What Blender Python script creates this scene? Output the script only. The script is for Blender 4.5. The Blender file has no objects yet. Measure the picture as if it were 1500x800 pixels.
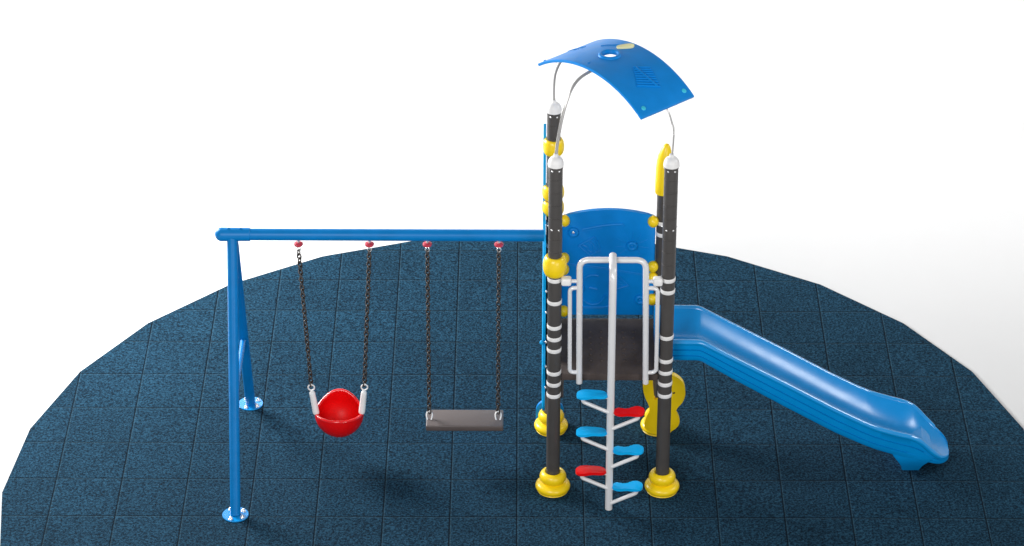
import bpy, bmesh, math, random
from mathutils import Vector, Matrix
random.seed(7)
PI = math.pi
sc = bpy.context.scene
COL = sc.collection
# ------------------------------------------------------------------ camera
F_PX, PITCH, YAW, ROLL = 4736.2, 0.527222, -0.00263346, -0.00169295
CAM = Vector((0.0142179, -19.9450, 13.71921))
fw = Vector((math.sin(YAW)*math.cos(PITCH), math.cos(YAW)*math.cos(PITCH), -math.sin(PITCH)))
rt = Vector((math.cos(YAW), -math.sin(YAW), 0)); dn = fw.cross(rt)
rt2 = rt*math.cos(ROLL) + dn*math.sin(ROLL); dn2 = -rt*math.sin(ROLL) + dn*math.cos(ROLL)
cam_data = bpy.data.cameras.new('camera'); cam = bpy.data.objects.new('camera', cam_data); COL.objects.link(cam)
up = -dn2; bk = -fw
cam.matrix_world = Matrix(((rt2.x, up.x, bk.x, CAM.x), (rt2.y, up.y, bk.y, CAM.y), (rt2.z, up.z, bk.z, CAM.z), (0, 0, 0, 1)))
cam_data.sensor_width = 36; cam_data.lens = F_PX/1500*36; cam_data.clip_start = 0.5; cam_data.clip_end = 300
sc.camera = cam
# ------------------------------------------------------------------ world and studio lamps
w = bpy.data.worlds.new('World'); sc.world = w; w.use_nodes = True
w.node_tree.nodes['Background'].inputs[0].default_value = (1.0, 1.0, 1.0, 1)
w.node_tree.nodes['Background'].inputs[1].default_value = 0.30

def area(name, loc, target, sx, sy, power, col=(1, 1, 1)):
    d = bpy.data.lights.new(name, 'AREA'); d.shape = 'RECTANGLE'; d.size = sx; d.size_y = sy; d.energy = power; d.color = col
    o = bpy.data.objects.new(name, d); COL.objects.link(o); o.location = loc
    o.rotation_euler = (Vector(target) - Vector(loc)).to_track_quat('-Z', 'Y').to_euler()
    return o
area('softbox_side', (-5.6, 4.5, 3.7), (-0.6, 0.6, 0.2), 2.3, 2.3, 930)
area('softbox_front', (-3.5, -10.5, 7.5), (0.0, 1.0, 0.6), 4.0, 4.0, 820)
area('softbox_front_low', (4.5, -10.0, 3.6), (0.6, 0.8, 1.2), 3.0, 3.0, 300)
area('softbox_right', (9.3, 1.6, 6.6), (2.2, 0.8, 0.7), 1.9, 1.9, 250)
area('wall_wash', (3.0, 4.6, 4.6), (3.5, 8.5, 1.6), 12.0, 0.5, 350)

sc.render.engine = 'CYCLES'
sc.view_settings.view_transform = 'Standard'; sc.view_settings.look = 'None'
sc.view_settings.exposure = 0.0; sc.view_settings.gamma = 1.0
sc.render.resolution_x = 1024; sc.render.resolution_y = 546

# ------------------------------------------------------------------ materials
def mat(name, col, rough=0.35, coat=0.0, metal=0.0, var=0.06, vscale=9.0, bump=0.0, bscale=150.0, spec=0.5):
    m = bpy.data.materials.new(name); m.use_nodes = True
    nt = m.node_tree; b = nt.nodes['Principled BSDF']
    b.inputs['Roughness'].default_value = rough; b.inputs['Metallic'].default_value = metal
    b.inputs['Coat Weight'].default_value = coat; b.inputs['Coat Roughness'].default_value = 0.12
    b.inputs['Specular IOR Level'].default_value = spec
    tc = nt.nodes.new('ShaderNodeTexCoord')
    n = nt.nodes.new('ShaderNodeTexNoise'); n.inputs['Scale'].default_value = vscale; n.inputs['Detail'].default_value = 5
    nt.links.new(tc.outputs['Object'], n.inputs['Vector'])
    r = nt.nodes.new('ShaderNodeMapRange'); r.inputs[1].default_value = 0.3; r.inputs[2].default_value = 0.7
    r.inputs[3].default_value = 1-var; r.inputs[4].default_value = 1+var
    nt.links.new(n.outputs['Fac'], r.inputs[0])
    mx = nt.nodes.new('ShaderNodeVectorMath'); mx.operation = 'SCALE'; mx.inputs[0].default_value = col
    nt.links.new(r.outputs[0], mx.inputs['Scale']); nt.links.new(mx.outputs[0], b.inputs['Base Color'])
    r2 = nt.nodes.new('ShaderNodeMapRange'); r2.inputs[1].default_value = 0.3; r2.inputs[2].default_value = 0.7
    r2.inputs[3].default_value = rough*0.88; r2.inputs[4].default_value = rough*1.15
    nt.links.new(n.outputs['Fac'], r2.inputs[0]); nt.links.new(r2.outputs[0], b.inputs['Roughness'])
    if bump:
        n2 = nt.nodes.new('ShaderNodeTexNoise'); n2.inputs['Scale'].default_value = bscale; n2.inputs['Detail'].default_value = 3
        nt.links.new(tc.outputs['Object'], n2.inputs['Vector'])
        bp = nt.nodes.new('ShaderNodeBump'); bp.inputs['Strength'].default_value = bump; bp.inputs['Distance'].default_value = 0.002
        nt.links.new(n2.outputs['Fac'], bp.inputs['Height']); nt.links.new(bp.outputs[0], b.inputs['Normal'])
    return m

BLUE = mat('blue_plastic', (0.0005, 0.225, 0.66), 0.38, 0.0, spec=0.20, bump=0.05)
SLIDE = mat('slide_blue_plastic', (0.0005, 0.245, 0.62), 0.23, 0.0, var=0.03, spec=0.36, bump=0.05)
PAINT = mat('blue_powder_coat', (0.001, 0.18, 0.50), 0.36, 0.0, spec=0.20, bump=0.06)
RAILBLUE = mat('polished_blue_rail', (0.0005, 0.27, 0.66), 0.13, 0.4, var=0.02, spec=0.8)
BOLTBLUE = mat('turquoise_bolt_cap', (0.03, 0.52, 0.70), 0.4)
STEPBLUE = mat('sky_blue_plastic', (0.001, 0.38, 0.80), 0.5, spec=0.2)
RED = mat('red_plastic', (0.70, 0.002, 0.003), 0.42, 0.0, var=0.02, spec=0.22)
RIMRED = mat('glossy_red_rim', (0.78, 0.006, 0.008), 0.22, 0.2, var=0.02, spec=0.6)
PINK = mat('faded_red_cap', (0.60, 0.05, 0.08), 0.45)
YELLOW = mat('yellow_plastic', (0.90, 0.63, 0.003), 0.36, 0.1, var=0.03)
PALEY = mat('pale_yellow_badge', (0.80, 0.78, 0.42), 0.5)
POST = mat('charcoal_coated_steel', (0.060, 0.055, 0.052), 0.42, 0.0, bump=0.08)
GROOVE = mat('dark_joint_line', (0.02, 0.02, 0.02), 0.6)
DECK = mat('brown_coated_deck', (0.070, 0.055, 0.050), 0.7, var=0.02, spec=0.2, bump=0.15, bscale=220)
PLATE = mat('glossy_blue_powder_coat', (0.004, 0.26, 0.66), 0.16, 0.6, spec=0.9)
SEATM = mat('grey_brown_rubber', (0.090, 0.070, 0.066), 0.5, bump=0.15, bscale=220)
WHITE = mat('white_plastic', (0.78, 0.77, 0.76), 0.4)
STEEL = mat('light_grey_steel', (0.76, 0.76, 0.77), 0.24, 0.3, metal=0.1, var=0.015)
PIPE = mat('brushed_roof_pipe', (0.50, 0.49, 0.48), 0.25, metal=0.6)
CHAIN = mat('dark_weathered_chain', (0.055, 0.046, 0.040), 0.42, metal=0.45, var=0.3, vscale=60)
CHROME = mat('zinc_fastener', (0.80, 0.80, 0.80), 0.22, metal=0.7)
DARK = mat('black_hollow', (0.015, 0.015, 0.015), 0.6)

def backdrop_mat():
    m = mat('white_studio_paper', (0.60, 0.60, 0.60), 0.9, var=0.0, spec=0.1)
    return m

def rubber_mat():
    m = bpy.data.materials.new('speckled_rubber_tiles'); m.use_nodes = True
    nt = m.node_tree; N = nt.nodes; Lk = nt.links; b = N['Principled BSDF']
    b.inputs['Roughness'].default_value = 0.95; b.inputs['Specular IOR Level'].default_value = 0.08
    tc = N.new('ShaderNodeTexCoord')
    sx = N.new('ShaderNodeSeparateXYZ'); Lk.new(tc.outputs['Object'], sx.inputs[0])
    def M(op, a, c=None, clamp=False):
        n = N.new('ShaderNodeMath'); n.operation = op; n.use_clamp = clamp
        for i, v in enumerate((a, c)):
            if v is None: continue
            if isinstance(v, (int, float)): n.inputs[i].default_value = v
            else: Lk.new(v, n.inputs[i])
        return n.outputs[0]
    # per tile random
    fx = M('FLOOR', M('DIVIDE', sx.outputs[0], 0.5)); fy = M('FLOOR', M('DIVIDE', sx.outputs[1], 0.5))
    cb = N.new('ShaderNodeCombineXYZ'); Lk.new(fx, cb.inputs[0]); Lk.new(fy, cb.inputs[1])
    wn = N.new('ShaderNodeTexWhiteNoise'); Lk.new(cb.outputs[0], wn.inputs[0])
    # granules
    off = N.new('ShaderNodeVectorMath'); off.operation = 'SCALE'; off.inputs['Scale'].default_value = 3.0
    Lk.new(wn.outputs['Color'], off.inputs[0])
    ad = N.new('ShaderNodeVectorMath'); Lk.new(tc.outputs['Object'], ad.inputs[0]); Lk.new(off.outputs[0], ad.inputs[1])
    mp = N.new('ShaderNodeMapping'); Lk.new(ad.outputs[0], mp.inputs[0]); mp.inputs['Scale'].default_value = (1, 1, 1)
    n1 = N.new('ShaderNodeTexNoise'); n1.inputs['Scale'].default_value = 62; n1.inputs['Detail'].default_value = 4; n1.inputs['Roughness'].default_value = 0.7
    n1.inputs['Distortion'].default_value = 0.6
    Lk.new(mp.outputs[0], n1.inputs['Vector'])
    cr = N.new('ShaderNodeValToRGB'); e = cr.color_ramp.elements
    e[0].position = 0.34; e[0].color = (0.0018, 0.0075, 0.0135, 1)
    e[1].position = 0.66; e[1].color = (0.022, 0.079, 0.136, 1)
    k = e.new(0.47); k.color = (0.0050, 0.0225, 0.043, 1)
    k = e.new(0.53); k.color = (0.0115, 0.0475, 0.084, 1)
    Lk.new(n1.outputs['Fac'], cr.inputs[0])
    n3 = N.new('ShaderNodeTexNoise'); n3.inputs['Scale'].default_value = 2.2; n3.inputs['Detail'].default_value = 3
    Lk.new(tc.outputs['Object'], n3.inputs['Vector'])
    bright = M('ADD', M('MULTIPLY', wn.outputs['Value'], 0.14), M('ADD', M('MULTIPLY', n3.outputs['Fac'], 0.35), 0.66))
    sc1 = N.new('ShaderNodeVectorMath'); sc1.operation = 'SCALE'; Lk.new(cr.outputs[0], sc1.inputs[0]); Lk.new(bright, sc1.inputs['Scale'])
    # gaps between the tiles
    def gap(axis, half, phase=0.0):
        t = M('FRACT', M('ADD', M('DIVIDE', M('ADD', sx.outputs[axis], phase), 0.5), 0.5))
        dd = M('MULTIPLY', M('ABSOLUTE', M('SUBTRACT', t, 0.5)), 0.5)
        return M('SUBTRACT', 1.0, M('DIVIDE', dd, half), clamp=True)
    wob = M('MULTIPLY', M('SUBTRACT', n1.outputs['Fac'], 0.5), 0.004)
    gx = gap(0, 0.0075); gy = gap(1, 0.0072)
    g = M('MAXIMUM', M('MULTIPLY', gx, 1.0), M('MULTIPLY', gy, 0.95))
    gl = M('MULTIPLY', M('MAXIMUM', gap(0, 0.006, -0.009), gap(1, 0.006, 0.010)), 0.22)
    mixl = N.new('ShaderNodeMix'); mixl.data_type = 'RGBA'; Lk.new(gl, mixl.inputs[0]); Lk.new(sc1.outputs[0], mixl.inputs[6]); mixl.inputs[7].default_value = (0.07, 0.15, 0.20, 1)
    mix = N.new('ShaderNodeMix'); mix.data_type = 'RGBA'; Lk.new(g, mix.inputs[0]); Lk.new(mixl.outputs[2], mix.inputs[6]); mix.inputs[7].default_value = (0.001, 0.003, 0.006, 1)
    Lk.new(mix.outputs[2], b.inputs['Base Color'])
    n2 = N.new('ShaderNodeTexNoise'); n2.inputs['Scale'].default_value = 120; n2.inputs['Detail'].default_value = 4
    Lk.new(tc.outputs['Object'], n2.inputs['Vector'])
    h = M('SUBTRACT', M('ADD', M('MULTIPLY', n2.outputs['Fac'], 0.4), M('MULTIPLY', n1.outputs['Fac'], 0.5)), M('MULTIPLY', g, 1.5))
    bp = N.new('ShaderNodeBump'); bp.inputs['Strength'].default_value = 0.5; bp.inputs['Distance'].default_value = 0.006
    Lk.new(h, bp.inputs['Height']); Lk.new(bp.outputs[0], b.inputs['Normal'])
    return m

# ------------------------------------------------------------------ mesh helpers
def add_box(bm, lo, hi, bev=0.0, seg=2):
    v = [bm.verts.new((x, y, z)) for x in (lo[0], hi[0]) for y in (lo[1], hi[1]) for z in (lo[2], hi[2])]
    f = [bm.faces.new([v[i] for i in q]) for q in ((0, 1, 3, 2), (4, 6, 7, 5), (0, 4, 5, 1), (2, 3, 7, 6), (0, 2, 6, 4), (1, 5, 7, 3))]
    if bev:
        es = list({e for q in f for e in q.edges})
        bmesh.ops.bevel(bm, geom=es, offset=bev, segments=seg, profile=0.5, affect='EDGES')

def ring_faces(bm, rings, closed=False, cap=True):
    n = len(rings[0]); m = len(rings)
    for i in range(m if closed else m-1):
        a = rings[i]; b = rings[(i+1) % m]
        for j in range(n):
            bm.faces.new((a[j], a[(j+1) % n], b[(j+1) % n], b[j]))
    if cap and not closed:
        bm.faces.new(list(reversed(rings[0]))); bm.faces.new(rings[-1])

def smooth_path(pts, rad=0.05, seg=6):
    P = [Vector(p) for p in pts]; out = [P[0]]
    for i in range(1, len(P)-1):
        a, b, c = P[i-1], P[i], P[i+1]
        d1 = (a-b); d2 = (c-b); r = min(rad, d1.length*0.48, d2.length*0.48)
        p0 = b + d1.normalized()*r; p1 = b + d2.normalized()*r
        for k in range(seg+1):
            t = k/seg; out.append(p0*(1-t)**2 + b*2*t*(1-t) + p1*t*t)
    out.append(P[-1]); return out

def add_tube(bm, pts, r, n=20, closed=False, flat=(1, 1)):
    P = [Vector(p) for p in pts]; m = len(P); R = r if isinstance(r, (list, tuple)) else [r]*m
    rings = []; prev = None
    for i in range(m):
        if closed: t = (P[(i+1) % m]-P[i-1]).normalized()
        elif i == 0: t = (P[1]-P[0]).normalized()
        elif i == m-1: t = (P[-1]-P[-2]).normalized()
        else: t = ((P[i+1]-P[i]).normalized() + (P[i]-P[i-1]).normalized()).normalized()
        if prev is None:
            up_ = Vector((0, 0, 1)) if abs(t.z) < 0.9 else Vector((0, 1, 0)); u = t.cross(up_).normalized()
        else: u = (prev - t*prev.dot(t)).normalized()
        prev = u; v = t.cross(u)
        rings.append([bm.verts.new(P[i] + (u*math.cos(2*PI*k/n)*flat[0] + v*math.sin(2*PI*k/n)*flat[1])*R[i]) for k in range(n)])
    ring_faces(bm, rings, closed)

def add_lathe(bm, prof, c=(0, 0), n=40, z0=0.0, axis=None):
    """prof: (radius, z) from bottom to top"""
    rings = []
    for r, z in prof:
        rings.append([bm.verts.new((c[0]+max(r, 1e-4)*math.cos(2*PI*k/n), c[1]+max(r, 1e-4)*math.sin(2*PI*k/n), z0+z)) for k in range(n)])
    ring_faces(bm, rings)

def add_ellipsoid(bm, c, rx, ry, rz, n=28, m=16):
    prof = [(math.sin(PI*i/m), -math.cos(PI*i/m)) for i in range(m+1)]
    rings = [[bm.verts.new((c[0]+rx*max(s, 1e-3)*math.cos(2*PI*k/n), c[1]+ry*max(s, 1e-3)*math.sin(2*PI*k/n), c[2]+rz*q)) for k in range(n)] for s, q in prof]
    ring_faces(bm, rings)

def add_prism(bm, poly, lo, hi, axis='Y', bev=0.0, seg=3):
    """poly of 2D points; axis = extrusion axis; (a,b) are the two remaining axes in order"""
    def P(a, b, t):
        return {'Y': (a, t, b), 'X': (t, a, b), 'Z': (a, b, t)}[axis]
    A = [bm.verts.new(P(a, b, lo)) for a, b in poly]; B = [bm.verts.new(P(a, b, hi)) for a, b in poly]
    f1 = bm.faces.new(A); f2 = bm.faces.new(list(reversed(B)))
    n = len(poly); sd = [bm.faces.new((A[i], B[i], B[(i+1) % n], A[(i+1) % n])) for i in range(n)]
    if bev:
        bmesh.ops.bevel(bm, geom=list(set(f1.edges) | set(f2.edges)), offset=bev, segments=seg, profile=0.5, affect='EDGES')

def catmull(pts, closed=True, seg=6):
    P = [Vector((p[0], p[1], 0)) for p in pts]; n = len(P); out = []
    for i in range(n if closed else n-1):
        p0 = P[(i-1) % n] if closed or i > 0 else P[0]; p1 = P[i]; p2 = P[(i+1) % n]
        p3 = P[(i+2) % n] if closed or i+2 < n else P[-1]
        for k in range(seg):
            t = k/seg
            v = 0.5*((2*p1) + (p2-p0)*t + (2*p0-5*p1+4*p2-p3)*t*t + (3*p1-p0-3*p2+p3)*t**3)
            out.append((v.x, v.y))
    if not closed: out.append((P[-1].x, P[-1].y))
    return out

def obj(name, bm, material, parent=None, angle=35, label=None):
    bmesh.ops.recalc_face_normals(bm, faces=bm.faces[:])
    me = bpy.data.meshes.new(name); bm.to_mesh(me); bm.free()
    for p in me.polygons: p.use_smooth = True
    me.set_sharp_from_angle(angle=math.radians(angle))
    o = bpy.data.objects.new(name, me); COL.objects.link(o)
    for m in (material if isinstance(material, (list, tuple)) else [material]): me.materials.append(m)
    if parent is not None:
        o.parent = parent
        base = parent
        off = Vector((0, 0, 0))
        while base is not None: off += base.location; base = base.parent
        me.transform(Matrix.Translation(-off))      # meshes are written in world coordinates
    if label: o['label'] = label
    return o

def thing(name, label, cat, loc, group=None):
    o = bpy.data.objects.new(name, None); COL.objects.link(o); o.location = loc
    o.empty_display_size = 0.1
    o['label'] = label; o['category'] = cat
    if group: o['group'] = group
    return o
B = bmesh.new

# ------------------------------------------------------------------ setting
def build_backdrop():
    bm = B()
    prof = []            # (distance past the bend start, z)
    prof.append((-60, -0.02)); prof.append((0, -0.02))
    Rb = 1.6
    for k in range(1, 17):
        a = k/16*PI/2; prof.append((Rb*math.sin(a), -0.02+Rb*(1-math.cos(a))))
    prof.append((Rb, 14))
    # wall runs very slightly askew to the mat
    o0 = Vector((0, 6.0, 0)); d = Vector((math.cos(0.06), math.sin(0.06), 0)); nrm = Vector((-d.y, d.x, 0))
    rows = []
    for s, z in prof:
        rows.append([bm.verts.new(o0 + nrm*s + d*x + Vector((0, 0, z))) for x in (-45, 45)])
    for i in range(len(rows)-1): bm.faces.new((rows[i][0], rows[i][1], rows[i+1][1], rows[i+1][0]))
    o = obj('studio_floor_backdrop', bm, backdrop_mat(), angle=60); o['kind'] = 'structure'
    return o
build_backdrop()

def build_mat():
    bm = B(); n = 28; c = (0.082, 0.3275); R = 3.968
    poly = [(c[0]+R*math.cos(math.radians(0.35)+2*PI*k/n), c[1]+R*math.sin(math.radians(0.35)+2*PI*k/n)) for k in range(n)]
    add_prism(bm, poly, -0.018, 0.0, 'Z')
    o = obj('rubber_ground', bm, rubber_mat(), angle=30); o['kind'] = 'structure'
build_mat()

# ------------------------------------------------------------------ play tower
tower = thing('play_tower', 'play tower with charcoal posts, curved blue roof, brown deck and foot-step climber', 'play tower', (0.68, 0.795, 0))
PX = {'FL': (0.272, 0.374), 'FR': (1.097, 0.374), 'BL': (0.265, 1.212), 'BR': (1.092, 1.222)}
PR = 0.0508

def post(key, top, bands, rivets, split=2.28, z0=0.02):
    x, y = PX[key]; bm = B()
    prof = [(PR, z0)]
    z = 2.68
    lines = []
    while z > split+0.03: lines.append(z); z -= 0.105
    z = split-0.09
    while z > 1.9: lines.append(z); z -= 0.105
    lines = sorted(l for l in lines if l < top-0.03)
    for l in lines:
        prof += [(PR, l-0.0042), (PR-0.0032, l-0.0020), (PR-0.0032, l+0.0020), (PR, l+0.0042)]
    if top > split+0.1:
        prof += [(PR, split-0.003), (PR-0.003, split-0.001), (PR-0.003, split+0.002), (PR-0.0004, split+0.004)]
        prof = sorted(prof, key=lambda p: p[1])
    prof.append((PR, top))
    add_lathe(bm, prof, (x, y), 48)
    p = obj('post', bm, POST, tower, 50)
    for zb in bands:
        bm = B(); h = 0.0155
        add_lathe(bm, [(PR-0.002, zb-h-0.001), (PR+0.0018, zb-h), (PR+0.0030, zb-h+0.003), (PR+0.0030, zb+h-0.003), (PR+0.0018, zb+h), (PR-0.002, zb+h+0.001)], (x, y), 48)
        obj('band', bm, WHITE, p)
    for zr in rivets:
        for a in (-62, -118, 20, 160):
            bm = B(); aa = math.radians(a)
            add_ellipsoid(bm, (x+PR*math.cos(aa), y+PR*math.sin(aa), zr), 0.008, 0.008, 0.008, 12, 8)
            obj('rivet', bm, CHROME, p)
    return p

def post_cap(p, key, z):
    x, y = PX[key]; bm = B()
    pr = [(0.050, -0.01), (0.0575, -0.006), (0.0585, 0.006)]
    for k in range(9):
        a = k/8*PI/2*0.88; pr.append((0.0145+0.043*math.cos(a)**1.0, 0.008+0.058*math.sin(a)))
    pr += [(0.0165, 0.070), (0.0165, 0.086), (0.013, 0.089)]
    add_lathe(bm, pr, (x, y), 40, z); obj('cap', bm, WHITE, p)

def post_foot(p, key):
    x, y = PX[key]; bm = B(); pr = [(0.118, 0.0)]
    for k in range(13):
        a = -0.95+k/12*2.25; pr.append((0.088+0.044*math.cos(a), 0.036+0.036*math.sin(a)*1.05))
    for k in range(15):
        a = -0.95+k/14*2.4; pr.append((0.058+0.043*math.cos(a), 0.118+0.048*math.sin(a)))
    pr.append((PR, 0.158)); pr.append((PR-0.004, 0.15))
    add_lathe(bm, pr, (x, y), 48, 0); obj('foot_cover', bm, YELLOW, p)

def collar(p, key, z, r, h, n=14):
    x, y = PX[key]; bm = B(); pr = []
    for k in range(n+1):
        a = -PI/2*0.78 + k/n*PI*0.78
        pr.append((PR-0.004+(r-PR+0.004)*math.cos(a)**0.8, h*math.sin(a)))
    add_lathe(bm, pr, (x, y), 44, z); obj('collar', bm, YELLOW, p)

BFL = [1.846, 1.656, 1.446, 1.347, 1.247, 1.051, 0.953, 0.854]
BFR = [1.849, 1.751, 1.362, 1.161, 1.060, 0.959, 0.858]
pFL = post('FL', 2.785, BFL, (2.752, 2.272)); post_cap(pFL, 'FL', 2.785); post_foot(pFL, 'FL'); collar(pFL, 'FL', 1.957, 0.088, 0.082)
pFR = post('FR', 2.785, BFR, (2.752, 2.272)); post_cap(pFR, 'FR', 2.785); post_foot(pFR, 'FR')
pBL = post('BL', 2.785, BFL[:3], (2.752,)); post_cap(pBL, 'BL', 2.785); post_foot(pBL, 'BL')
collar(pBL, 'BL', 2.49, 0.080, 0.066); collar(pBL, 'BL', 2.105, 0.084, 0.060); collar(pBL, 'BL', 1.975, 0.084, 0.060)
pBR = post('BR', 2.14, BFR[:2], ()); post_foot(pBR, 'BR')
# yellow horn finial on the short back post
bm = B()
st = [(2.095, 1.086, .058), (2.10, 1.087, .062), (2.20, 1.087, .063), (2.30, 1.088, .061), (2.36, 1.089, .057), (2.41, 1.092, .050), (2.45, 1.098, .040), (2.48, 1.102, .029), (2.50, 1.103, .018), (2.508, 1.103, .005)]
rings = [[bm.verts.new((x+r*math.cos(2*PI*k/28), 1.222+r*1.0*math.sin(2*PI*k/28), z)) for k in range(28)] for z, x, r in st]
ring_faces(bm, rings); obj('finial', bm, YELLOW, pBR)

# deck
bm = B()
add_box(bm, (0.325, 0.385, 0.962), (1.045, 1.19, 1.018), 0.006)
for cx_, cy_ in ((0.40, 0.42), (0.97, 0.42)): pass
deck = obj('deck', bm, DECK, tower)
for cx in (0.548, 0.632, 0.800, 0.878):
    for j in range(6):
        bm = B(); yy = 0.575+j*0.083
        add_lathe(bm, [(0.0105, 0), (0.0105, 0.003), (0.007, 0.0065), (0.0001, 0.0075)], (cx, yy), 12, 1.0175)
        obj('deck_stud', bm, DECK, deck)
bm = B(); bm.free()
for lo_, hi_ in (((0.318, 0.40, 0.80), (0.345, 0.44, 0.965)), ((1.028, 0.40, 0.80), (1.052, 0.44, 0.965)), ((0.346, 0.50, 0.90), (1.026, 0.54, 0.961)), ((0.346, 1.05, 0.90), (1.026, 1.09, 0.961))):
    bm = B(); add_box(bm, lo_, hi_, 0.004); obj('deck_bracket', bm, POST, deck)

# back panel
def back_panel():
    bm = B(); pts = [(0.335, 1.045), (1.035, 1.045), (1.035, 1.895)]
    for k in range(17):
        t = k/16; x = 1.025-0.68*t; pts.append((x, 1.908+0.055*(1-(2*t-1)**2)))
    pts.append((0.335, 1.895))
    add_prism(bm, pts, 1.19, 1.222, 'Y', 0.009, 3)
    p = obj('back_panel', bm, BLUE, tower)
    bm = B(); yy = 1.1915
    def stroke(pl, r=0.0105): add_tube(bm, [(x, yy, z) for x, z in pl], r, 8)
    arc = [(0.485+0.30*k/12, 1.795+0.045*math.sin(k/12*PI/2)) for k in range(13)]
    stroke(arc); stroke([(0.785, 1.842), (0.797, 1.825)]); stroke([(x, z-0.020) for x, z in arc[:7]], 0.003)
    # tilted picture frame with curves
    A = [(0.462, 1.655), (0.575, 1.728), (0.625, 1.615), (0.545, 1.57)]
    for i in range(4): stroke([A[i], A[(i+1) % 4]])
    stroke(catmull([(0.49, 1.66), (0.52, 1.645), (0.53, 1.62), (0.555, 1.60)], False)); stroke(catmull([(0.53, 1.70), (0.56, 1.67), (0.57, 1.63), (0.585, 1.60)], False))
    stroke([(0.60, 1.70), (0.612, 1.64)])
    # sun rays round the right bolt
    for a in range(-40, 221, 32):
        aa = math.radians(a); c = (0.862, 1.655)
        stroke([(c[0]+0.055*math.cos(aa), c[1]+0.055*math.sin(aa)), (c[0]+(0.125 if a > -20 else 0.09)*math.cos(aa), c[1]+(0.13)*math.sin(aa))], 0.0035)
    # long dividing line
    stroke([(0.352, 1.502), (0.62, 1.468), (0.99, 1.400)], 0.005); stroke([(0.352, 1.490), (0.62, 1.456), (0.99, 1.388)], 0.003)
    # lower half: dial circle, triangle and underline
    c = (0.575, 1.27)
    stroke([(c[0]+0.10*math.cos(k/20*PI*1.5+1.2), c[1]+0.13*math.sin(k/20*PI*1.5+1.2)) for k in range(21)])
    stroke([(c[0]-0.03, c[1]+0.02), (c[0]+0.03, c[1]+0.005)])
    stroke([(0.725, 1.43), (0.842, 1.31), (0.732, 1.27), (0.725, 1.43)])
    for k in range(4): stroke([(0.745, 1.38-0.028*k), (0.775+0.012*k, 1.355-0.022*k)], 0.003)
    stroke([(0.50, 1.118), (0.66, 1.118), (0.70, 1.128)]); stroke([(0.50, 1.102), (0.66, 1.104)], 0.003)
    obj('relief_decoration', bm, BLUE, p)
    for (x, z) in ((0.419, 1.772), (0.862, 1.655), (0.468, 1.285), (0.932, 1.186)):
        bm = B()
        n = 24; R1, r1 = (0.026, 0.017)
        add_tube(bm, [(x+R1*math.cos(2*PI*k/n), 1.186, z+R1*math.sin(2*PI*k/n)) for k in range(n)], r1, 12, True)
        q = obj('bolt_cover', bm, BLUE, p)
        bm = B(); add_ellipsoid(bm, (x, 1.186, z), 0.014, 0.009, 0.014, 16, 10); obj('bolt_head', bm, CHROME if x < 0.45 else DARK if False else BLUE, q) if False else obj('bolt', bm, CHROME if (x < 0.45) else BLUE, p)
    for (x, z) in ((0.352, 1.872), (0.352, 1.548), (0.352, 1.452), (0.352, 1.085)):
        bm = B(); add_ellipsoid(bm, (x, 1.185, z), 0.040, 0.045, 0.047, 24, 14); obj('connector', bm, YELLOW, p)
    for (x, z) in ((1.016, 1.868), (1.022, 1.478), (1.022, 1.382), (1.022, 1.190)):
        bm = B(); add_ellipsoid(bm, (x, 1.185, z), 0.042, 0.045, 0.047, 24, 14); obj('connector', bm, YELLOW, p)
back_panel()

# side panel (seen edge-on) on the swing side
bm = B()
poly = catmull([(1.28, 0.42), (1.28, 1.2), (1.28, 2.2), (1.275, 2.60), (1.25, 2.63), (1.215, 2.45), (1.225, 2.30), (1.212, 2.15), (1.18, 1.95), (0.90, 1.88), (0.66, 1.84), (0.60, 1.72), (0.64, 1.50), (0.60, 1.3), (0.65, 1.12), (0.60, 0.95), (0.68, 0.75), (0.66, 0.55), (0.92, 0.38)], True, 5)
add_prism(bm, poly, 0.190, 0.210, 'X', 0.007, 3)
sp = obj('side_panel', bm, STEPBLUE, tower)
for yy, z in ((0.60, 1.74), (0.60, 1.60), (0.60, 1.42), (0.62, 1.15), (0.60, 0.95), (0.62, 0.75)):
    bm = B(); add_ellipsoid(bm, (0.214, yy, z), 0.008, 0.012, 0.012, 12, 8); obj('panel_bolt', bm, CHROME, sp)
bm = B(); add_ellipsoid(bm, (0.182, 0.60, 1.16), 0.016, 0.018, 0.018, 16, 10); obj('knob', bm, STEPBLUE, sp)
# blue plate behind the back left foot, yellow vase-shaped plate at the back right one
bm = B()
pts = [(0.255+0.108*math.cos(a), 0.12+0.10*math.sin(a)) for a in [PI*k/20 for k in range(21)]] + [(0.147, 0.02), (0.363, 0.02)][0:0]
pts = [(0.363, 0.0)] + pts + [(0.147, 0.0)]
add_prism(bm, pts, 1.28, 1.305, 'Y', 0.006); obj('foot_plate', bm, BLUE, tower)
bm = B()
L_ = [(1.045, 0.49), (1.048, 0.36), (1.052, 0.335)]
outl = catmull([(1.10, 0.052), (1.03, 0.056), (0.992, 0.085), (0.986, 0.135), (1.004, 0.205), (1.022, 0.255), (1.010, 0.31), (0.985, 0.37), (0.968, 0.45), (0.978, 0.53), (1.02, 0.575)], False, 6)
notch = [(1.040, 0.578), (1.045, 0.36), (1.055, 0.340), (1.130, 0.340), (1.140, 0.36), (1.146, 0.578)]
outr = catmull([(1.165, 0.578), (1.22, 0.558), (1.275, 0.50), (1.294, 0.41), (1.276, 0.33), (1.238, 0.276), (1.226, 0.236), (1.244, 0.195), (1.257, 0.148), (1.238, 0.098), (1.19, 0.056)], False, 6)
add_prism(bm, outl+notch+outr, 1.085, 1.135, 'Y', 0.010, 3); vp = obj('decorative_plate', bm, YELLOW, tower)
bm = B(); add_prism(bm, [(1.196, 0.415), (1.215, 0.423), (1.214, 0.408), (1.197, 0.404)], 1.083, 1.0845, 'Y'); obj('slot', bm, DARK, vp)

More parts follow.
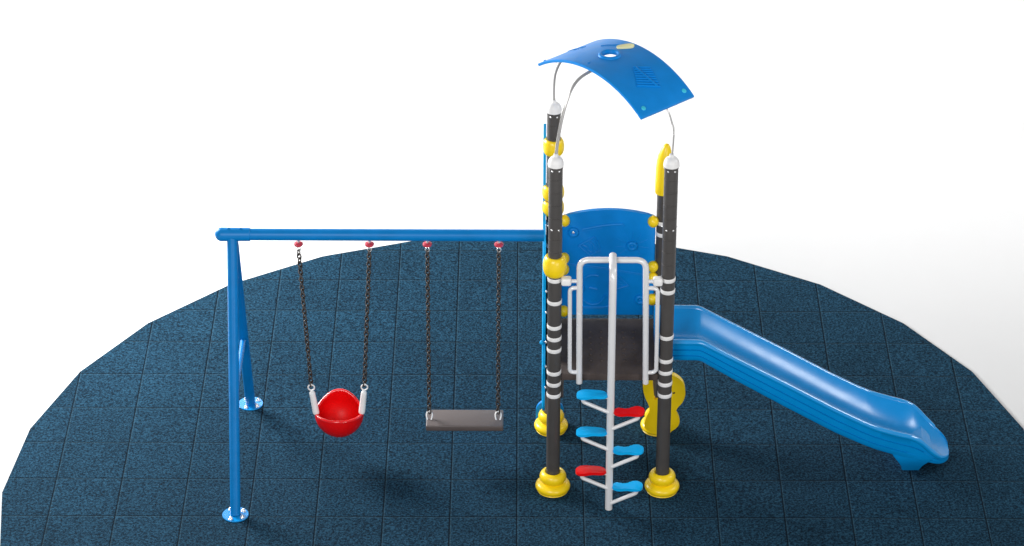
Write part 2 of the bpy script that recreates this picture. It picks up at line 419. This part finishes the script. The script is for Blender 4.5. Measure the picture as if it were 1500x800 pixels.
# front entry frame
Yf = 0.315
bm = B(); add_tube(bm, smooth_path([(0.459, Yf, 0.985), (0.450, Yf, 2.035), (0.930, Yf, 2.035), (0.950, Yf, 0.985)], 0.075, 10), 0.0225, 20)
fr = obj('entry_frame', bm, STEEL, tower)
for xs, xo in ((0.458, 0.382), (0.938, 1.022)):
    bm = B(); add_tube(bm, smooth_path([(xs, Yf, 1.80), (xo, Yf, 1.80), (xo+(0.006 if xo < .5 else 0.004), Yf, 1.078), (xs, Yf, 1.078)], 0.045, 8), 0.0155, 16)
    obj('side_handle', bm, STEEL, fr)
for sgn, x0, x1, xr in ((1, 0.318, 0.392, 0.452), (-1, 0.985, 1.055, 0.934)):
    bm = B(); add_box(bm, (x0, Yf-0.03, 1.826), (x1, Yf+0.035, 1.888), 0.016, 4); c1 = obj('clamp', bm, WHITE, fr)
    bm = B(); xa, xb = (x1-0.005, xr) if sgn > 0 else (xr, x0+0.005)
    add_tube(bm, [(xa, Yf, 1.857), (xb, Yf, 1.857)], 0.0135, 14); obj('clamp_rod', bm, STEEL, c1)

# twisting foot-step climber
bm = B()
add_tube(bm, smooth_path([(0.689, 0.115, 0.0), (0.687, 0.115, 2.045), (0.690, Yf+0.01, 2.068)], 0.075, 10), 0.0275, 24)
cl = obj('climbing_pole', bm, STEEL, tower)
def footpad(side, z, material, lab):
    s = side
    if s < 0: out = [(0.028, -0.018), (0.075, -0.028), (0.13, -0.026), (0.19, -0.042), (0.235, -0.036), (0.252, 0.005), (0.236, 0.055), (0.19, 0.072), (0.13, 0.068), (0.07, 0.058), (0.03, 0.030)]
    else: out = [(0.026, -0.022), (0.075, -0.042), (0.13, -0.036), (0.19, -0.046), (0.232, -0.040), (0.252, 0.005), (0.238, 0.055), (0.205, 0.070), (0.165, 0.062), (0.12, 0.030), (0.075, 0.048), (0.035, 0.040)]
    pl = catmull([(0.689+s*a, 0.108+b) for a, b in out], True, 5)
    bm = B(); add_prism(bm, pl, z-0.013, z+0.009, 'Z', 0.006, 3); f = obj('foot_step', bm, material, cl, label=lab)
    bm = B(); xo = 0.689+s*0.205
    add_tube(bm, smooth_path([(xo, 0.095, z-0.012), (xo, 0.095, z-0.045), (0.689+s*0.015, 0.100, z-0.140)], 0.035, 6), 0.0145, 14)
    obj('step_arm', bm, STEEL, cl)
    bm = B(); add_box(bm, (min(0.689, 0.689+s*0.10), 0.095, z-0.021), (max(0.689, 0.689+s*0.10), 0.113, z-0.0135), 0.002); obj('step_tab', bm, STEEL, cl)
for z, m_, lb in ((1.005, STEPBLUE, None), (0.680, STEPBLUE, None), (0.335, RED, 'red foot-shaped step')): footpad(-1, z, m_, lb)
for z, m_, lb in ((0.862, RED, 'red foot-shaped step'), (0.525, STEPBLUE, None), (0.200, STEPBLUE, None)): footpad(1, z, m_, lb)

# roof: arched blue sheet, set across the diagonal of the tower
AR = math.radians(42); rdir = Vector((math.cos(AR), math.sin(AR), 0)); tdir = Vector((math.sin(AR), -math.cos(AR), 0))
RC = Vector((0.68, 0.795, 2.522)) + tdir*0.013; RR = 0.9186
def rp(deg, w, h=0.0):
    a = math.radians(deg); return RC + tdir*((RR+h)*math.sin(a)) + rdir*w + Vector((0, 0, (RR+h)*math.cos(a)))
def build_roof():
    bm = B(); a0, a1, L = -35.4, 37.7, 0.52; na, nw = 86, 30; hc = (-2.9, -0.002); hr = 0.052
    grid = {}
    def q(i, j): return (a0+(a1-a0)*i/na, -L/2+L*j/nw)
    def dist(a, w_): return math.hypot(math.radians(a-hc[0])*RR, w_-hc[1])
    keep = [[dist(*q(i+.5, j+.5)) > hr for j in range(nw)] for i in range(na)]
    def V(i, j, lay):
        if (i, j, lay) in grid: return grid[(i, j, lay)]
        a, w_ = q(i, j); nb = [keep[ii][jj] for ii in (i-1, i) for jj in (j-1, j) if 0 <= ii < na and 0 <= jj < nw]
        if not all(nb) and any(nb) and dist(a, w_) < hr*1.6:
            x = math.radians(a-hc[0])*RR; y = w_-hc[1]; d = math.hypot(x, y); a = hc[0]+math.degrees(x/d*hr/RR); w_ = hc[1]+y/d*hr
        grid[(i, j, lay)] = bm.verts.new(rp(a, w_, 0 if lay else -0.022)); return grid[(i, j, lay)]
    for i in range(na):
        for j in range(nw):
            if not keep[i][j]: continue
            for lay in (0, 1):
                bm.faces.new([V(i, j, lay), V(i+1, j, lay), V(i+1, j+1, lay), V(i, j+1, lay)][::1 if lay else -1])
            for di, dj, e in ((-1, 0, ((0, 0), (0, 1))), (1, 0, ((1, 0), (1, 1))), (0, -1, ((0, 0), (1, 0))), (0, 1, ((0, 1), (1, 1)))):
                ii, jj = i+di, j+dj
                if not (0 <= ii < na and 0 <= jj < nw) or not keep[ii][jj]:
                    (p, r_), (s_, t_) = e
                    bm.faces.new([V(i+p, j+r_, 0), V(i+s_, j+t_, 0), V(i+s_, j+t_, 1), V(i+p, j+r_, 1)])
    bmesh.ops.recalc_face_normals(bm, faces=bm.faces[:])
    es = [e for e in bm.edges if len(e.link_faces) == 2 and e.calc_face_angle(0) > 1.0]
    bmesh.ops.bevel(bm, geom=es, offset=0.005, segments=2, profile=0.5, affect='EDGES')
    roof = obj('roof', bm, BLUE, tower, 40)
    n = 40
    bm = B(); add_tube(bm, [rp(hc[0]+math.degrees(0.069*math.cos(2*PI*k/n)/RR), hc[1]+0.069*math.sin(2*PI*k/n), -0.002) for k in range(n)], 0.0165, 14, True)
    obj('porthole_rim', bm, BLUE, roof)
    # ribbed relief: rhomb frame with slats and a diagonal
    bm = B()
    G = [(11.7, 0.004), (15.7, 0.120), (27.0, 0.053), (22.1, -0.107)]
    def lerp(p, r_, t): return (p[0]+(r_[0]-p[0])*t, p[1]+(r_[1]-p[1])*t)
    def st(pl, r_=0.0055, h=0.001): add_tube(bm, [rp(a, w_, h) for a, w_ in pl], r_, 8)
    for k in range(9):
        t = k/8; p, r_ = lerp(G[0], G[3], t), lerp(G[1], G[2], t)
        st([lerp(p, r_, u/6) for u in range(7)], 0.0068, 0.003)
    st([lerp(lerp(G[0], G[3], u/8), lerp(G[1], G[2], u/8), 0.12+0.75*u/8) for u in range(9)], 0.008, 0.006)
    st([G[0], G[3]], 0.004); st([G[1], G[2]], 0.004)
    obj('slatted_relief', bm, BLUE, roof); bm = B()
    st([(-14.5, 0.085), (-12, 0.120), (-8.5, 0.155), (-6.5, 0.165)], 0.006)
    obj('stroke_relief', bm, BLUE, roof); bm = B()
    for k in range(7):
        a = -33+k*1.5; st([(a, 0.01+0.004*k), (a+0.8, 0.035+0.004*k)], 0.004)
    obj('dash_relief', bm, BLUE, roof); bm = B()
    for k in range(8):
        aa = k*PI/4; st([(-26+1.2*math.cos(aa), 0.03+0.02*math.sin(aa)), (-26+2.6*math.cos(aa), 0.03+0.042*math.sin(aa))], 0.0035)
    obj('sun_relief', bm, BLUE, roof)
    bm = B(); pl = catmull([(-7.0, 0.135), (-4.8, 0.212), (-2.2, 0.228), (-0.9, 0.190), (-3.2, 0.132), (-5.0, 0.108)], True, 4)
    A = [bm.verts.new(rp(a, w_, -0.004)) for a, w_ in pl]; C2 = [bm.verts.new(rp(a, w_, 0.010)) for a, w_ in pl]
    ctr = (sum(p[0] for p in pl)/len(pl), sum(p[1] for p in pl)/len(pl))
    D = [bm.verts.new(rp(ctr[0]+(a-ctr[0])*.45, ctr[1]+(w_-ctr[1])*.45, 0.006)) for a, w_ in pl]
    ring_faces(bm, [A, C2, D]); obj('badge', bm, PALEY, roof)
    for a, w_, mt, r_ in ((33.5, -0.195, BOLTBLUE, .018), (33.4, 0.205, BOLTBLUE, .018), (-33.0, -0.215, BLUE, .010), (-3.1, -0.205, BLUE, .010)):
        bm = B(); c = rp(a, w_, 0.0); nrm = (rp(a, w_, 1)-c).normalized()
        q1 = nrm.to_track_quat('Z', 'Y').to_matrix(); rings = []
        for rr, hh in ((r_, -0.002), (r_, 0.003), (r_*0.85, 0.006), (r_*0.3, 0.008)):
            rings.append([bm.verts.new(c + q1 @ Vector((rr*math.cos(2*PI*k/20), rr*math.sin(2*PI*k/20), hh))) for k in range(20)])
        ring_faces(bm, rings); obj('bolt_cap', bm, mt, roof)
    bm = B(); c = rp(-29.5, -0.16, -0.028); add_ellipsoid(bm, c, 0.014, 0.014, 0.014, 14, 8); obj('under_nut', bm, POST, roof)
build_roof()
def cr3(P, seg=6):
    P = [Vector(p) for p in P]; out = []; n = len(P)
    for i in range(n-1):
        p0 = P[max(i-1, 0)]; p1 = P[i]; p2 = P[i+1]; p3 = P[min(i+2, n-1)]
        for k in range(seg):
            t = k/seg; out.append(0.5*((2*p1)+(p2-p0)*t+(2*p0-5*p1+4*p2-p3)*t*t+(3*p1-p0-3*p2+p3)*t**3))
    out.append(P[-1]); return out
# each pipe leaves a post cap upright and bends in to the underside of the roof along the tower's diagonal
for r_, pts in ((0.0115, [(0.272, 0.374, 2.85), (0.281, 0.384, 2.94), (0.296, 0.399, 3.04), (0.318, 0.422, 3.15), (0.345, 0.449, 3.25), (0.382, 0.488, 3.335), (0.432, 0.539, 3.385), (0.50, 0.61, 3.402), (0.60, 0.71, 3.402)]),
                (0.0100, [(0.265, 1.212, 2.85), (0.264, 1.212, 2.99), (0.275, 1.202, 3.10), (0.312, 1.165, 3.21), (0.38, 1.10, 3.292)]),
                (0.0070, [(1.099, 0.372, 2.85), (1.106, 0.366, 3.05), (1.092, 0.379, 3.12), (1.060, 0.411, 3.205), (1.00, 0.47, 3.285)])):
    bm = B(); add_tube(bm, cr3(pts), r_, 14); obj('roof_pipe', bm, PIPE, tower)

# ------------------------------------------------------------------ slide
def build_slide():
    t = thing('slide', 'glossy blue plastic slide with rolled rims, running down from the tower to the right', 'slide', (2.2, 0.795, 0))
    #      X     rail   floor  bottom  hw
    S = [(1.03, 1.220, 1.060, 1.020, .262), (1.20, 1.220, 1.060, 1.022, .262), (1.33, 1.219, 1.058, 1.022, .262), (1.37, 1.212, 1.045, 1.014, .262),
         (1.41, 1.193, 1.020, 0.990, .262), (1.60, 1.083, 0.905, 0.868, .262), (2.00, 0.855, 0.668, 0.622, .262), (2.40, 0.620, 0.430, 0.385, .262), (2.60, 0.512, 0.325, 0.285, .262),
         (2.70, 0.466, 0.275, 0.240, .262), (2.80, 0.432, 0.232, 0.205, .262), (2.90, 0.402, 0.198, 0.172, .261), (2.97, 0.383, 0.178, 0.150, .259), (3.03, 0.355, 0.160, 0.132, .256), (3.08, 0.313, 0.146, 0.118, .252),
         (3.13, 0.258, 0.132, 0.106, .244), (3.17, 0.218, 0.124, 0.098, .236), (3.21, 0.180, 0.114, 0.090, .218), (3.245, 0.155, 0.108, 0.084, .192), (3.272, 0.139, 0.104, 0.079, .158), (3.292, 0.128, 0.101, 0.076, .118), (3.303, 0.120, 0.098, 0.076, .06)]
    # resample smoothly
    def cat1(a, b, c, d, u): return 0.5*((2*b)+(c-a)*u+(2*a-5*b+4*c-d)*u*u+(3*b-a-3*c+d)*u**3)
    T = []
    for i in range(len(S)-1):
        g = [S[max(i-1, 0)], S[i], S[i+1], S[min(i+2, len(S)-1)]]
        m_ = 3
        for k in range(m_):
            u = k/m_
            T.append(tuple(S[i][j]+(S[i+1][j]-S[i][j])*u if i in (0, 1, 4, 5, 6, 7, 8) else cat1(g[0][j], g[1][j], g[2][j], g[3][j], u) for j in range(5)))
    T.append(S[-1])
    bm = B(); rings = []
    for X, rail, fl, bo, hw in T:
        D = rail-bo; hw = hw*1.03; rr = 0.021*min(1, D/0.10); half = []
        inn = hw-2*rr; fl2 = fl+0.27*(rail-fl)
        nI = 14
        for k in range(nI+1):          # trough from the centre out
            u = k/nI; yv = inn*math.sin(u*PI/2)**1.0
            uu = yv/inn; half.append((yv, fl2+(rail-rr*0.8-fl2)*uu**1.75))
        for k in range(1, 8):         # rolled rim
            a = PI-k/8*PI; half.append((hw-rr+rr*math.cos(a), rail-rr+rr*math.sin(a)))
        s0 = rail-rr
        H = s0-bo
        for u, o in ((0.0, 0.0), (0.04, -0.004), (0.10, -0.018), (0.34, -0.018), (0.36, -0.034), (0.40, -0.034), (0.42, -0.021), (0.64, -0.023), (0.66, -0.038), (0.70, -0.038), (0.72, -0.026), (0.90, -0.030), (0.97, -0.042)):
            half.append((hw+o*min(1, H/.12), s0-H*u))
        half.append((hw-0.055*min(1, hw/.2), bo)); half.append((hw*0.4, bo))
        ring = [(y_, z_) for y_, z_ in half] + [(-y_, z_) for y_, z_ in reversed(half[1:])]
        rings.append([bm.verts.new((X, 0.795+y_, z_)) for y_, z_ in ring])
    ring_faces(bm, rings)
    obj('chute', bm, SLIDE, t, 50)
    for sgn in (-1, 1):
        bm = B(); pl = []; rs = []
        for X, rail, fl, bo, hw in T:
            if X > 3.22: break
            D = rail-bo; h2 = hw*1.03; rr = 0.021*min(1, D/0.10)
            pl.append((X, 0.795+sgn*(h2-rr), rail-rr)); rs.append(rr*1.06)
        add_tube(bm, pl, rs, 20); obj('rail', bm, RAILBLUE, t, 60)
    bm = B()   # splayed foot block under the run-out
    top = [(2.86, .215, .235), (3.17, .215, .125)]; rg = []
    for z, xa, xb, hw in ((0.22, 2.83, 3.10, .236), (0.165, 2.865, 3.165, .236), (0.12, 2.895, 3.13, .225), (0.06, 2.925, 3.09, .19), (0.0, 2.94, 3.075, .15)):
        c = [(xa, -hw), (xb, -hw), (xb, hw), (xa, hw)]
        rg.append([bm.verts.new((a, 0.795+b_, z)) for a, b_ in c])
    ring_faces(bm, list(reversed(rg)))
    es = [e for e in bm.edges if abs((e.verts[0].co-e.verts[1].co).z) > 0.02]
    bmesh.ops.bevel(bm, geom=es, offset=0.012, segments=3, profile=0.5, affect='EDGES')
    obj('foot', bm, SLIDE, t, 45)
build_slide()

# ------------------------------------------------------------------ swing frame
XL, YB, ZB = -2.101, 0.79, 1.970
frame = thing('swing_frame', 'blue tubular swing frame with A-shaped legs and a beam reaching the tower', 'swing frame', (XL, YB, 0))
bm = B(); add_tube(bm, [(-2.15, YB, ZB), (-1.0, YB, ZB-.001), (0.196, YB, ZB-0.002)], 0.0445, 32); beam = obj('beam', bm, PAINT, frame)
bm = B(); pts = []; rs = []
for k in range(9):
    a = PI/2*(k/8); pts.append((-2.180-0.052*math.cos(a), YB, ZB)); rs.append(max(0.0005, 0.052*math.sin(a)))
pts += [(-2.00, YB, ZB), (-1.975, YB, ZB), (-1.970, YB, ZB)]; rs += [0.050, 0.050, 0.0455]
add_tube(bm, pts, rs, 32); sl = obj('end_sleeve', bm, PAINT, beam)
for x in (-2.13, -2.04):
    bm = B(); add_ellipsoid(bm, (x, YB-0.004, ZB+0.052), 0.010, 0.010, 0.007, 14, 8); obj('bolt', bm, PAINT, sl)
for s, yg in ((-1, 0.012), (1, 1.552)):
    bm = B(); add_tube(bm, [(XL, yg, 0.004), (XL-0.002, YB+s*0.012, ZB-0.02)], [0.0385, 0.0395], 32); leg = obj('leg', bm, PAINT, frame)
    bm = B(); add_lathe(bm, [(0.094, 0.0), (0.0985, 0.002), (0.0985, 0.008), (0.096, 0.010), (0.0, 0.010)], (XL, yg), 44); fp = obj('foot_plate', bm, PLATE, leg)
    for a in (35, 125, 245, 320)[0:4]:
        aa = math.radians(a); bm = B(); c = (XL+0.070*math.cos(aa), yg+0.070*math.sin(aa))
        add_lathe(bm, [(0.0165, 0.009), (0.0165, 0.013), (0.012, 0.014), (0.013, 0.020), (0.009, 0.028), (0.001, 0.031)], c, 16); obj('bolt', bm, CHROME, fp)
zc = 0.80
bm = B(); add_tube(bm, [(XL, 0.012+(YB-0.024)*zc/ZB, zc), (XL, 1.552-(1.552-YB)*zc/ZB, zc)], 0.021, 20); obj('brace', bm, PAINT, frame)
HX = (-1.618, -1.094, -0.666, -0.137)
for hx in HX:
    bm = B()
    add_lathe(bm, [(0.012, -0.018), (0.030, -0.014), (0.0345, -0.006), (0.0345, 0.004), (0.024, 0.010), (0.010, 0.012)], (hx, YB), 28, 1.893)
    hg = obj('hanger', bm, PINK, beam)
    bm = B(); add_tube(bm, [(hx, YB, 1.89), (hx, YB, 1.93)], 0.010, 12); add_tube(bm, [(hx, YB, 1.895), (hx, YB, 1.862)], 0.005, 10); obj('hanger_pin', bm, CHROME, hg)
    bm = B(); n = 18; add_tube(bm, [(hx+0.014*math.cos(2*PI*k/n), YB, 1.846+0.018*math.sin(2*PI*k/n)) for k in range(n)], 0.0042, 8, True); obj('hanger_ring', bm, CHROME, hg)

# ------------------------------------------------------------------ chains
def chain(p0, p1, parent):
    P0, P1 = Vector(p0), Vector(p1); d = P1-P0; Ln = d.length; t = d.normalized()
    pitch = 0.034; n = int(round(Ln/pitch)); pitch = Ln/n
    u0 = t.cross(Vector((0, 1, 0))).normalized(); v0 = t.cross(u0)
    bm = B(); wire = 0.0058; a, b_ = pitch*0.5+wire*0.9, 0.0150
    for k in range(n):
        c = P0 + t*(pitch*(k+0.5)); ang = (0.55 if k % 2 else 0.55+PI/2)+random.uniform(-.18, .18)
        u = u0*math.cos(ang)+v0*math.sin(ang); m_ = 12; pl = []
        for q in range(m_):
            th = 2*PI*q/m_; cx, sy = math.cos(th), math.sin(th)
            pl.append(c + t*(a*math.copysign(abs(cx)**0.8, cx)) + u*(b_*math.copysign(abs(sy)**0.8, sy)))
        add_tube(bm, pl, wire, 6, True)
    return obj('chain', bm, CHAIN, parent, 60)

# toddler bucket swing
t = thing('bucket_swing', 'red toddler bucket swing with white sleeves, hanging on two dark chains', 'swing', (-1.356, 0.79, 0.20), 'swings hanging from the blue beam')
def bucket():
    bm = B(); c = Vector((-1.354, 0.79, 0.410)); n = 64; m_ = 22; Ro = 0.187
    def top(phi):
        s = math.sin(phi)
        back = max(0, s)
        return 0.008 + 0.014*max(0, -s)**1.5 + 0.098*back**2.1
    def pt(phi, u, R):
        # u 0..1: bottom pole to the equator, 1..2: equator to the rim
        if u <= 1:
            a = u*PI/2; return c + Vector((R*math.sin(a)**1.12*math.cos(phi), R*math.sin(a)**1.12*math.sin(phi)*0.96, -R*1.04*math.cos(a)))
        h = top(phi)*(u-1); k = 1-0.06*(u-1)**2*max(0, math.sin(phi))
        return c + Vector((R*math.cos(phi)*k, R*math.sin(phi)*0.96*(1-0.10*(u-1)*max(0, math.sin(phi))), h))
    outer = [[bm.verts.new(pt(2*PI*k/n, max(0.02, i/14) if i <= 14 else 1+(i-14)/6, Ro)) for k in range(n)] for i in range(21)]
    lip = []
    for k in range(n):
        phi = 2*PI*k/n; a = pt(phi, 2, Ro); b_ = pt(phi, 2, Ro-0.020); lip.append(bm.verts.new((a+b_)/2+Vector((0, 0, 0.004))))
    inner = [[bm.verts.new(pt(2*PI*k/n, max(0.02, i/14) if i <= 14 else 1+(i-14)/6, Ro-0.020)) for k in range(n)] for i in range(20, -1, -1)]
    ring_faces(bm, outer+[lip]+inner); return bm, [(pt(2*PI*k/n, 2, Ro-0.010)+Vector((0, 0, 0.002))) for k in range(n)]
bkm, rimp = bucket(); bk_ = obj('bucket_seat', bkm, RED, t, 60)
bm = B(); add_tube(bm, rimp, 0.0125, 12, True); obj('rolled_rim', bm, RIMRED, bk_)
for hx, xt, xb, zt, zb in ((-1.618, -1.560, -1.524, 0.640, 0.418), (-1.094, -1.157, -1.182, 0.644, 0.424)):
    chain((hx, YB, 1.835), (xt, YB, zt+0.012), t)
    bm = B(); n = 20; add_tube(bm, [(xt+0.024*math.cos(2*PI*k/n), YB, zt-0.002+0.024*math.sin(2*PI*k/n)) for k in range(n)], 0.0055, 8, True); obj('ring', bm, WHITE, t)
    bm = B(); A = Vector((xt+(xb-xt)*.08, YB-0.01, zt-0.020)); Z = Vector((xb, YB-0.035, zb-0.005)); pl = []; rs = []
    for k in range(17):
        u = k/16; pl.append(A.lerp(Z, u)); e = min(1, u/0.14, (1-u)/0.12); rs.append((0.0215+0.004*u)*math.sqrt(max(0.01, 1-(1-e)**2)))
    add_tube(bm, pl, rs, 20); obj('sleeve', bm, WHITE, t)

# flat swing
t = thing('flat_swing', 'flat grey-brown swing seat on two dark chains, between red bucket and tower', 'swing', (-0.398, 0.79, 0.33), 'swings hanging from the blue beam')
bm = B(); add_box(bm, (-0.692, 0.672, 0.322), (-0.104, 0.908, 0.370), 0.010, 3); st_ = obj('seat', bm, SEATM, t)
for hx, xb in ((-0.666, -0.668), (-0.137, -0.144)):
    chain((hx, YB, 1.835), (xb, YB, 0.412), t)
    bm = B(); pl = [(xb-0.012, YB-0.030, 0.362), (xb-0.021, YB-0.012, 0.388), (xb-0.020, YB, 0.408), (xb-0.010, YB+0.008, 0.420), (xb+0.010, YB+0.008, 0.420), (xb+0.020, YB, 0.408), (xb+0.021, YB-0.012, 0.388), (xb+0.012, YB-0.030, 0.362)]
    add_tube(bm, cr3([Vector(p) for p in pl], 4), 0.0052, 10); obj('shackle', bm, WHITE, t)
